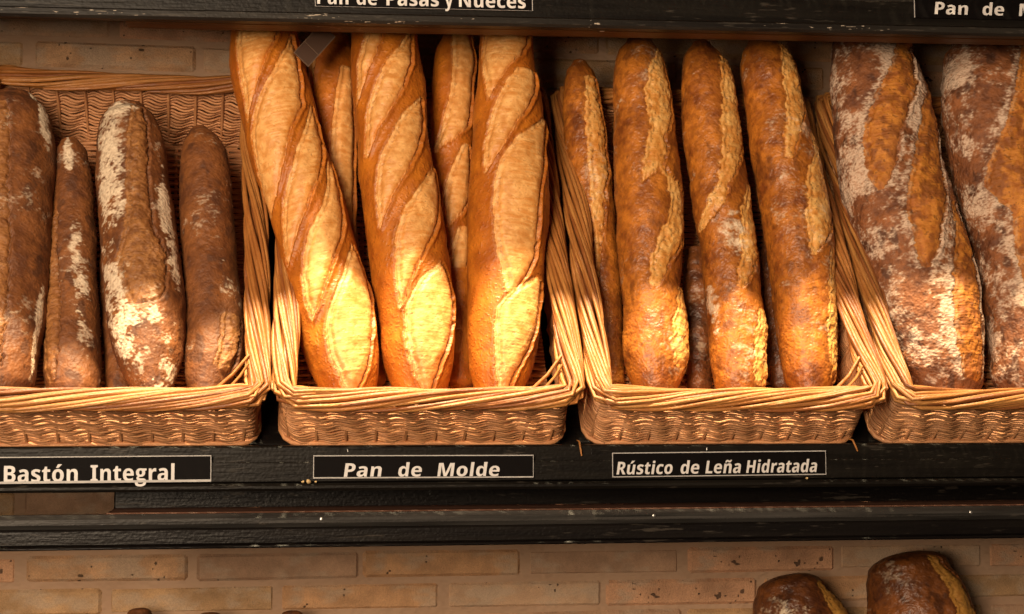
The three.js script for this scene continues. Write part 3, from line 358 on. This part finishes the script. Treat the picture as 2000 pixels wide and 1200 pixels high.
function makeBread(key, name, label, category, group) {
  const D = BREADS[key], K = LOOK[D.kind], r = rng(D.seed), sd = D.seed * 3.17, rows = D.spine, n = rows.length;
  const cum = [0]; for (let i = 1; i < n; i++) cum.push(cum[i - 1] + Math.hypot(rows[i][0] - rows[i - 1][0], rows[i][1] - rows[i - 1][1], rows[i][2] - rows[i - 1][2]));
  const Lb = cum[n - 1], c0 = rows[0][3] * (D.kind === 'loaf' || key[0] === 'U' ? 0.42 : 0.55), c1 = rows[n - 1][3] * 0.75, tot = c0 + Lb + c1;
  const raw = (d) => {                                           // Catmull-Rom through the rows
    let i = 0; while (i < n - 2 && d > cum[i + 1]) i++;
    const h = cum[i + 1] - cum[i], t = (d - cum[i]) / h, o = [];
    for (let k = 0; k < 4; k++) { const p1 = rows[i][k], p2 = rows[i + 1][k], m1 = (i ? (p2 - rows[i - 1][k]) / (cum[i + 1] - cum[i - 1]) : (p2 - p1) / h) * h, m2 = (i < n - 2 ? (rows[i + 2][k] - p1) / (cum[i + 2] - cum[i]) : (p2 - p1) / h) * h, t2 = t * t, t3 = t2 * t; o.push((2 * t3 - 3 * t2 + 1) * p1 + (t3 - 2 * t2 + t) * m1 + (-2 * t3 + 3 * t2) * p2 + (t3 - t2) * m2); }
    return o;
  };
  const spine = (d) => {
    if (d >= 0 && d <= Lb) return raw(d);
    const e = d < 0 ? raw(0) : raw(Lb), f = d < 0 ? raw(0.002) : raw(Lb - 0.002), c = d < 0 ? c0 : c1, k = d < 0 ? -d : d - Lb, q = Math.min(1, k / c);
    return [0, 1, 2].map((i) => e[i] + (e[i] - f[i]) / 0.002 * k).concat(e[3] * Math.sqrt(Math.max(1e-4, 1 - q * q)));
  };
  const scores = D.scores, dust = DUST[key] ?? [];
  // signed distance (metres) to the nearest cut: positive inside it; which cut; distance from its left and right edge
  const F = { e: 0, id: -1, l: 0, r: 0 };
  function cutAt(d, phi, Rr) {
    F.e = -1; F.id = -1; F.l = F.r = -1;
    const j1 = (vn(d * 130 + sd, phi * 3, sd) - 0.5) * K.jit + (vn(d * 420 + sd, phi * 9, sd + 5) - 0.5) * K.jit * 0.5, j2 = (vn(d * 130 + sd, phi * 3, sd + 9) - 0.5) * K.jit + (vn(d * 420, phi * 9 + sd, sd + 15) - 0.5) * K.jit * 0.5;
    for (let s = 0; s < scores.length; s++) {
      const q = scores[s], m = q.length; if (d < q[0][0] - 0.004 || d > q[m - 1][0] + 0.004) continue;
      let i = 0; while (i < m - 2 && d > q[i + 1][0]) i++;
      const t = clamp((d - q[i][0]) / (q[i + 1][0] - q[i][0])), l = q[i][1] + (q[i + 1][1] - q[i][1]) * t, rr = q[i][2] + (q[i + 1][2] - q[i][2]) * t;
      const el = (phi - l) * Rr + j1, er = (rr - phi) * Rr + j2, e = Math.min(el, er) - (d < q[0][0] ? q[0][0] - d : d > q[m - 1][0] ? d - q[m - 1][0] : 0);
      if (e > F.e) { F.e = e; F.id = s; F.l = el; F.r = er; }
    }
  }
  function height(d, phi, Rr, x, y, z) {
    cutAt(d, phi, Rr);
    let h = (fbm(x * 28 + sd, y * 28, z * 28, 2) - 0.5) * 2 * K.lump + (fbm(x * 110, y * 110 + sd, z * 110, 2) - 0.5) * K.lump * 0.7;
    if (F.id >= 0 && F.e > -0.02) {
      if (F.e > 0) { const rag = D.kind === 'baguette' ? 0.0006 : 0.0034; h += -K.deep * 1.3 * gauss(F.r, 0.0021) - K.deep * 0.5 * gauss(F.l, 0.0020) + (D.kind === 'rustic' ? 0.0008 : 0.0026) * sstep(0, 0.013, F.e) - K.deep * 0.5 * gauss(F.l - 0.0065, 0.0026) + 0.0008 * gauss(F.l - 0.003, 0.0024) + (fbm(x * 230, y * 230, z * 230 + sd, 2) - 0.5) * rag; }
      else { const w = F.l < F.r ? 0.35 : 1; h += K.ear_h * w * (0.15 + 1.1 * vn(d * 45 + sd, F.id * 3.3, sd)) * gauss(F.e + 0.0026, 0.0029); }
    }
    return h;
  }
  function flourAt(d, phi, x, y, z) {
    let f = K.flour;
    for (const q of dust) f = Math.max(f, q[4] * Math.min(1, 1.5 * Math.exp(-(((d - q[0]) / q[2]) ** 2) - ((phi - q[1]) / q[3]) ** 2)));
    return f;
  }
  const NU = Math.round(250 * D.res), NV = Math.round(140 * D.res), pos = new Float32Array((NU + 1) * (NV + 1) * 3), uv = new Float32Array((NU + 1) * (NV + 1) * 2), id = new Int8Array((NU + 1) * (NV + 1));
  const o = rows[n - 1], T = new THREE.Vector3(), S = new THREE.Vector3(), Nn = new THREE.Vector3();
  for (let i = 0; i <= NU; i++) {
    let w = i / NU; w = w + 0.055 * Math.sin(-2 * Math.PI * w) ; const d = -c0 + clamp(w) * tot, p = spine(d), a = spine(Math.max(-c0, d - 0.006)), b = spine(Math.min(Lb + c1, d + 0.006));
    T.set(b[0] - a[0], b[1] - a[1], b[2] - a[2]).normalize(); S.set(1, 0, 0).addScaledVector(T, -T.x).normalize(); Nn.crossVectors(T, S); if (Nn.z < 0) Nn.negate();
    const Rr = p[3], fade = sstep(0, 0.012, Rr);
    for (let k = 0; k <= NV; k++) {
      const w0 = k / NV * 2 - 1, phi = Math.PI * w0 - 0.34 * Math.sin(Math.PI * w0), s = Math.sin(phi), c = Math.cos(phi), h = height(d, phi, Rr, Rr * s, Rr * c, d) * fade, R2 = Rr + h, fl = D.flat, v = i * (NV + 1) + k;
      pos[3 * v] = p[0] + R2 * s * S.x + R2 * fl * c * Nn.x - o[0]; pos[3 * v + 1] = p[1] + R2 * s * S.y + R2 * fl * c * Nn.y - o[1]; pos[3 * v + 2] = p[2] + R2 * s * S.z + R2 * fl * c * Nn.z - o[2];
      uv[2 * v] = (phi / Math.PI + 1) / 2; uv[2 * v + 1] = (d + c0) / tot; id[v] = F.e > 0 ? F.id : -1;
    }
  }
  const lists = { '-1': [] }; scores.forEach((_, s) => lists[s] = []);
  for (let i = 0; i < NU; i++) for (let k = 0; k < NV; k++) { const a = i * (NV + 1) + k, b = a + NV + 1, g = id[a] === id[b + 1] ? id[a] : id[a + 1] === id[b] ? id[b] : -1; lists[g].push(a, a + 1, b, b, a + 1, b + 1); }
  const full = new THREE.BufferGeometry(); full.setAttribute('position', new THREE.BufferAttribute(pos, 3)); full.setIndex([].concat(...Object.values(lists))); full.computeVertexNormals(); const nor = full.attributes.normal.array;
  { // outward normals
    const v = Math.floor(NU / 2) * (NV + 1) + Math.floor(NV / 2); var flip = nor[3 * v + 2] < 0;
    for (let i = 0; i <= NU; i++) { const a = 3 * i * (NV + 1), b = a + 3 * NV; for (let c = 0; c < 3; c++) { const m = (nor[a + c] + nor[b + c]) / 2; nor[a + c] = nor[b + c] = m; } }
    if (flip) for (let i = 0; i < nor.length; i++) nor[i] = -nor[i];
  }
  const TW = Math.round((D.res < 0.75 ? 192 : 384)), TH = Math.round(D.res < 0.75 ? 384 : 768), bumpA = new Float32Array(TW * TH);
  const map = tex(TW, TH, (i, j) => {
    const phi = ((i + 0.5) / TW * 2 - 1) * Math.PI, d = -c0 + (j + 0.5) / TH * tot, Rr = Math.max(0.012, spine(d)[3]), x = Rr * Math.sin(phi), y = Rr * Math.cos(phi), z = d;
    cutAt(d, phi, Rr); const e = F.e, el = F.l, er = F.r, inside = F.id >= 0 && e > 0, near = F.id >= 0;
    const n1 = fbm(x * 45 + sd, y * 45, z * 45, 3), n2 = fbm(x * 170, y * 170 + sd, z * 170, 3), n3 = vn(x * 900, y * 900, z * 900 + sd), n4 = vn(x * 420 + sd, y * 420, z * 420);
    let c, hgt;
    if (inside) {
      if (D.kind === 'rustic' || D.kind === 'floury') { const blot = fbm(x * 95 + 3, y * 95, z * 80 + sd, 3); K.tmp = blot; }
      const wr = fbm(x * 60, y * 60 + sd, z * 420, 2);
      c = mix3(K.cut[0], K.cut[1], clamp(n2 * 2.0 - 0.5 + (n1 - 0.5) * 0.9));
      c = mix3(c, K.crust[1], sstep(0.016, 0, er) * 0.5 * (0.2 + 1.4 * n1));
      if (D.kind === 'floury') c = mix3(c, [0.20, 0.055, 0.010], sstep(0.44, 0.64, K.tmp) * 0.75); if (D.kind === 'rustic') { c = mix3(c, K.crust[1], sstep(0.50, 0.68, K.tmp) * 0.6); c = mix3(c, K.crust[1], sstep(0.0018, 0, e) * 0.7); }
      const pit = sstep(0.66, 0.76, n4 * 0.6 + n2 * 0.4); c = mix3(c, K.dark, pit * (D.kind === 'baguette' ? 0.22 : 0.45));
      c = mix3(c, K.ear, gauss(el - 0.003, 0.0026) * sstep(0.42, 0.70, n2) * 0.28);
      c = mix3(c, K.dark, gauss(er, 0.0016) * 0.75 * sstep(0.25, 0.55, n1 + 0.2 * n3)); c = mix3(c, K.dark, gauss(el - 0.0065, 0.0014) * 0.4 * sstep(0.5, 0.62, n4 * 0.6 + n2 * 0.4));  // dark line along the right edge: toasted crust plus painted crease shade
      hgt = 0.5 + 0.45 * (n2 - 0.5) + 0.35 * (wr - 0.5) + 0.12 * (n3 - 0.5) - 0.2 * pit; if (D.kind === 'baguette') c = mix3(c, K.crust[1], sstep(0.52, 0.66, wr * 0.5 + n1 * 0.5) * 0.5);
      if (D.kind === 'wholewheat') hgt += 0.5 * (n4 - 0.5);
    } else {
      c = mix3(K.crust[0], K.crust[1], clamp(n1 * 1.7 - 0.35 + (n2 - 0.5) * (D.kind === 'baguette' ? 0.35 : 1.0)));
      c = mix3(c, K.dark, sstep(0.58, 0.72, fbm(x * 70 + 9, y * 70, z * 45 + sd, 3)) * (D.kind === 'baguette' ? 0.25 : D.kind === 'rustic' ? 0.5 : 0.7));
      if (D.kind === 'rustic') c = mix3(c, K.dark, sstep(0.50, 0.66, fbm(x * 200 + 5, y * 200, z * 160 + sd, 3)) * 0.25);
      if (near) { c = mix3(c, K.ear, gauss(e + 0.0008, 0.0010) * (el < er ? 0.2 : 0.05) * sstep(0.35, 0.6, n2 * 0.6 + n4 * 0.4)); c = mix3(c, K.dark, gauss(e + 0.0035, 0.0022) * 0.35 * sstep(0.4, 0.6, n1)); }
      const spk = sstep(0.74, 0.82, n4 * 0.55 + n3 * 0.45); c = mix3(c, K.dark, spk * 0.6);
      hgt = 0.5 + 0.45 * (n2 - 0.5) + 0.14 * (n3 - 0.5) + (D.kind === 'baguette' ? 0.25 * sstep(0.6, 0.8, n4) : 0.3 * (n4 - 0.5));
    }
    let fl = flourAt(d, phi, x, y, z); if (D.kind === 'floury') { fl *= 0.75 + 0.5 * n1; if (near && !inside) fl += 0.35 * gauss(e + 0.006, 0.007); } fl *= (inside ? (D.kind === 'floury' ? 0.16 : 0.6) : 1);
    if (fl > 0.02) {
      const g = 0.45 * fbm(x * 90 + 4, y * 90, z * 130 + sd, 3) + 0.30 * fbm(x * 300, y * 300 + sd, z * 420, 2) + 0.25 * (fbm(x * 30, y * 30, z * 22 + sd, 2) * 2.4 - 0.7);
      const th = 0.72 - 0.38 * fl, grain = D.kind === 'floury' ? 0.45 + 1.1 * clamp(1.6 * vn(x * 330 + sd, y * 330, z * 800) - 0.3) * (0.5 + n3) : 0.5 + 0.8 * n4, m = clamp(sstep(th - 0.05, th + (D.kind === 'floury' ? 0.20 : D.kind === 'wholewheat' ? 0.11 : 0.16), g) * Math.min(1, 0.35 + fl) * grain);
      c = mix3(c, D.kind === 'floury' ? [0.78, 0.58, 0.43] : [0.80, 0.64, 0.46], m * (D.kind === 'floury' ? 0.78 : 0.92)); hgt += 0.14 * m;
    }
    bumpA[j * TW + i] = hgt; return c.map((v) => v * (0.93 + 0.14 * n3));
  });
  const bump = tex(TW, TH, (i, j) => bumpA[j * TW + i], false);
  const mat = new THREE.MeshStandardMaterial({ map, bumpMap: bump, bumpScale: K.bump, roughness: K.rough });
  const root = base(name, [o[0], o[1], o[2]]); tag(root, label, category, group);
  for (const s in lists) {
    const li = lists[s]; if (!li.length) continue; const re = new Map(), P = [], N2 = [], U = [], I = [];
    for (let q = 0; q < li.length; q += 3) for (const v of flip ? [li[q], li[q + 2], li[q + 1]] : [li[q], li[q + 1], li[q + 2]]) { let m = re.get(v); if (m === undefined) { m = re.size; re.set(v, m); P.push(pos[3 * v], pos[3 * v + 1], pos[3 * v + 2]); N2.push(nor[3 * v], nor[3 * v + 1], nor[3 * v + 2]); U.push(uv[2 * v], uv[2 * v + 1]); } I.push(m); }
    const g = new THREE.BufferGeometry(); g.setAttribute('position', new THREE.Float32BufferAttribute(P, 3)); g.setAttribute('normal', new THREE.Float32BufferAttribute(N2, 3)); g.setAttribute('uv', new THREE.Float32BufferAttribute(U, 2)); g.setIndex(I);
    part(s === '-1' ? 'crust' : 'scored_cut_or_lit_patch', g, mat, root);
  }
}
const G1 = 'dark batons in the first basket', G2 = 'golden baguettes in the second basket', G3 = 'rustic loaves in the third basket', G4 = 'floury loaves in the fourth basket', G5 = 'loaves on the bottom shelf';
makeBread('P', 'wholewheat_baton', 'dark brown baton cut by the left frame edge', 'bread', G1);
makeBread('Q', 'wholewheat_baton', 'narrow dark baton second from the left, with a flour streak', 'bread', G1);
makeBread('R', 'wholewheat_baton', 'thick brown baton with large white flour patches', 'bread', G1);
makeBread('S', 'wholewheat_baton', 'smooth brown baton beside the right wall of the first basket', 'bread', G1);
makeBread('T', 'wholewheat_baton', 'dark baton half hidden left behind the floured baton', 'bread', G1);
makeBread('A', 'baguette', 'golden baguette with diagonal cuts leaning left, leftmost in its basket', 'bread', G2);
makeBread('B', 'baguette', 'golden baguette with diagonal cuts, middle one of the front three', 'bread', G2);
makeBread('C', 'baguette', 'upright golden baguette with diagonal cuts, right in its basket', 'bread', G2);
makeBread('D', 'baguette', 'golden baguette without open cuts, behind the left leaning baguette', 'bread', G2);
makeBread('E', 'baguette', 'shaded baguette behind, between the middle and right baguettes', 'bread', G2);
makeBread('I', 'rustic_loaf', 'thin dark rustic loaf with pointed top, at the left basket wall', 'bread', G3);
makeBread('F', 'rustic_loaf', 'upright rustic loaf with a broken pale seam, left of the front three', 'bread', G3);
makeBread('G', 'rustic_loaf', 'rustic loaf with a flour smudge halfway down, middle of the front three', 'bread', G3);
makeBread('H', 'rustic_loaf', 'rustic loaf leaning left with a pale right edge, beside the right basket rim', 'bread', G3);
makeBread('J', 'rustic_loaf', 'dark rustic loaf in the gap between the left and middle front loaves', 'bread', G3);
makeBread('K', 'rustic_loaf', 'dark rustic loaf in the gap between the middle and right front loaves', 'bread', G3);
makeBread('L', 'floury_loaf', 'wide flour dusted loaf with orange cuts, whole in view', 'bread', G4);
makeBread('M', 'floury_loaf', 'wide flour dusted loaf cut by the right frame edge', 'bread', G4);
makeBread('N', 'dark_loaf', 'brown loaf end with pale dusting at the bottom edge', 'bread', G5);
makeBread('O', 'dark_loaf', 'taller dark brown loaf end near the bottom right corner', 'bread', G5);
makeBread('U0', 'dark_bread_end', 'dark bread end at the bottom edge, leftmost of three', 'bread', G5);
makeBread('U1', 'dark_bread_end', 'dark bread end at the bottom edge, middle of three', 'bread', G5);
makeBread('U2', 'dark_bread_end', 'dark bread end at the bottom edge, rightmost of three', 'bread', G5);

// ---------------------------------------------------------------- loose straws and crumbs
[[0.335, -0.047, -0.0480, 0.10, 0.014, 'pale straw hanging over the shelf front right of the baguette basket'], [0.672, -0.046, -0.0480, 0.35, 0.012, 'thin straw hanging over the shelf front right of the rustic loaves']].forEach(([x, y, z, a, l, label]) => {
  const m = part('straw', tube([[0, 0.004, -0.012, 0.0009], [0, 0.003, 0, 0.0011], [0.0006, -l * 0.5, 0.0006, 0.0012], [0.001, -l, 0.0002, 0.0008]], 6), STRAND0[2], scene); m.name = numbered('loose_straw'); m.position.set(x, y, z); m.rotation.z = a; tag(m, label, 'straw', 'loose straws on the lower shelf');
});
{
  const r = rng(91), g = new THREE.IcosahedronGeometry(1, 1), p = g.attributes.position; for (let i = 0; i < p.count; i++) { const k = 0.75 + 0.5 * vn(p.getX(i) * 1.7 + 9, p.getY(i) * 1.7, p.getZ(i) * 1.7); p.setXYZ(i, p.getX(i) * k, p.getY(i) * k, p.getZ(i) * k); } g.computeVertexNormals();
  const cm = new THREE.MeshStandardMaterial({ color: lin(0.6, 0.42, 0.2), roughness: 0.8 });
  [[0.0185, -0.0885, -0.0450, 0.0034, 'largest bread crumb, at the lower left corner of the Pan de Molde plate'], [0.012, -0.0889, -0.0450, 0.0018, 'tiny bread crumb just left of the largest crumb'], [0.0265, -0.0889, -0.0440, 0.0015, 'tiny bread crumb just right of the largest crumb'], [0.612, -0.0888, -0.0455, 0.0017, 'small bread crumb under the end of the Hidratada plate']].forEach(([x, y, z, s, label]) => { const m = part('crumb', g, cm, scene); m.name = numbered('bread_crumb'); m.position.set(x, y, z); m.scale.set(s, s * 0.7, s * 0.8); m.rotation.y = r() * 6; tag(m, label, 'crumb', 'crumbs on the shelf lip'); });
}

renderer.render(scene, camera);
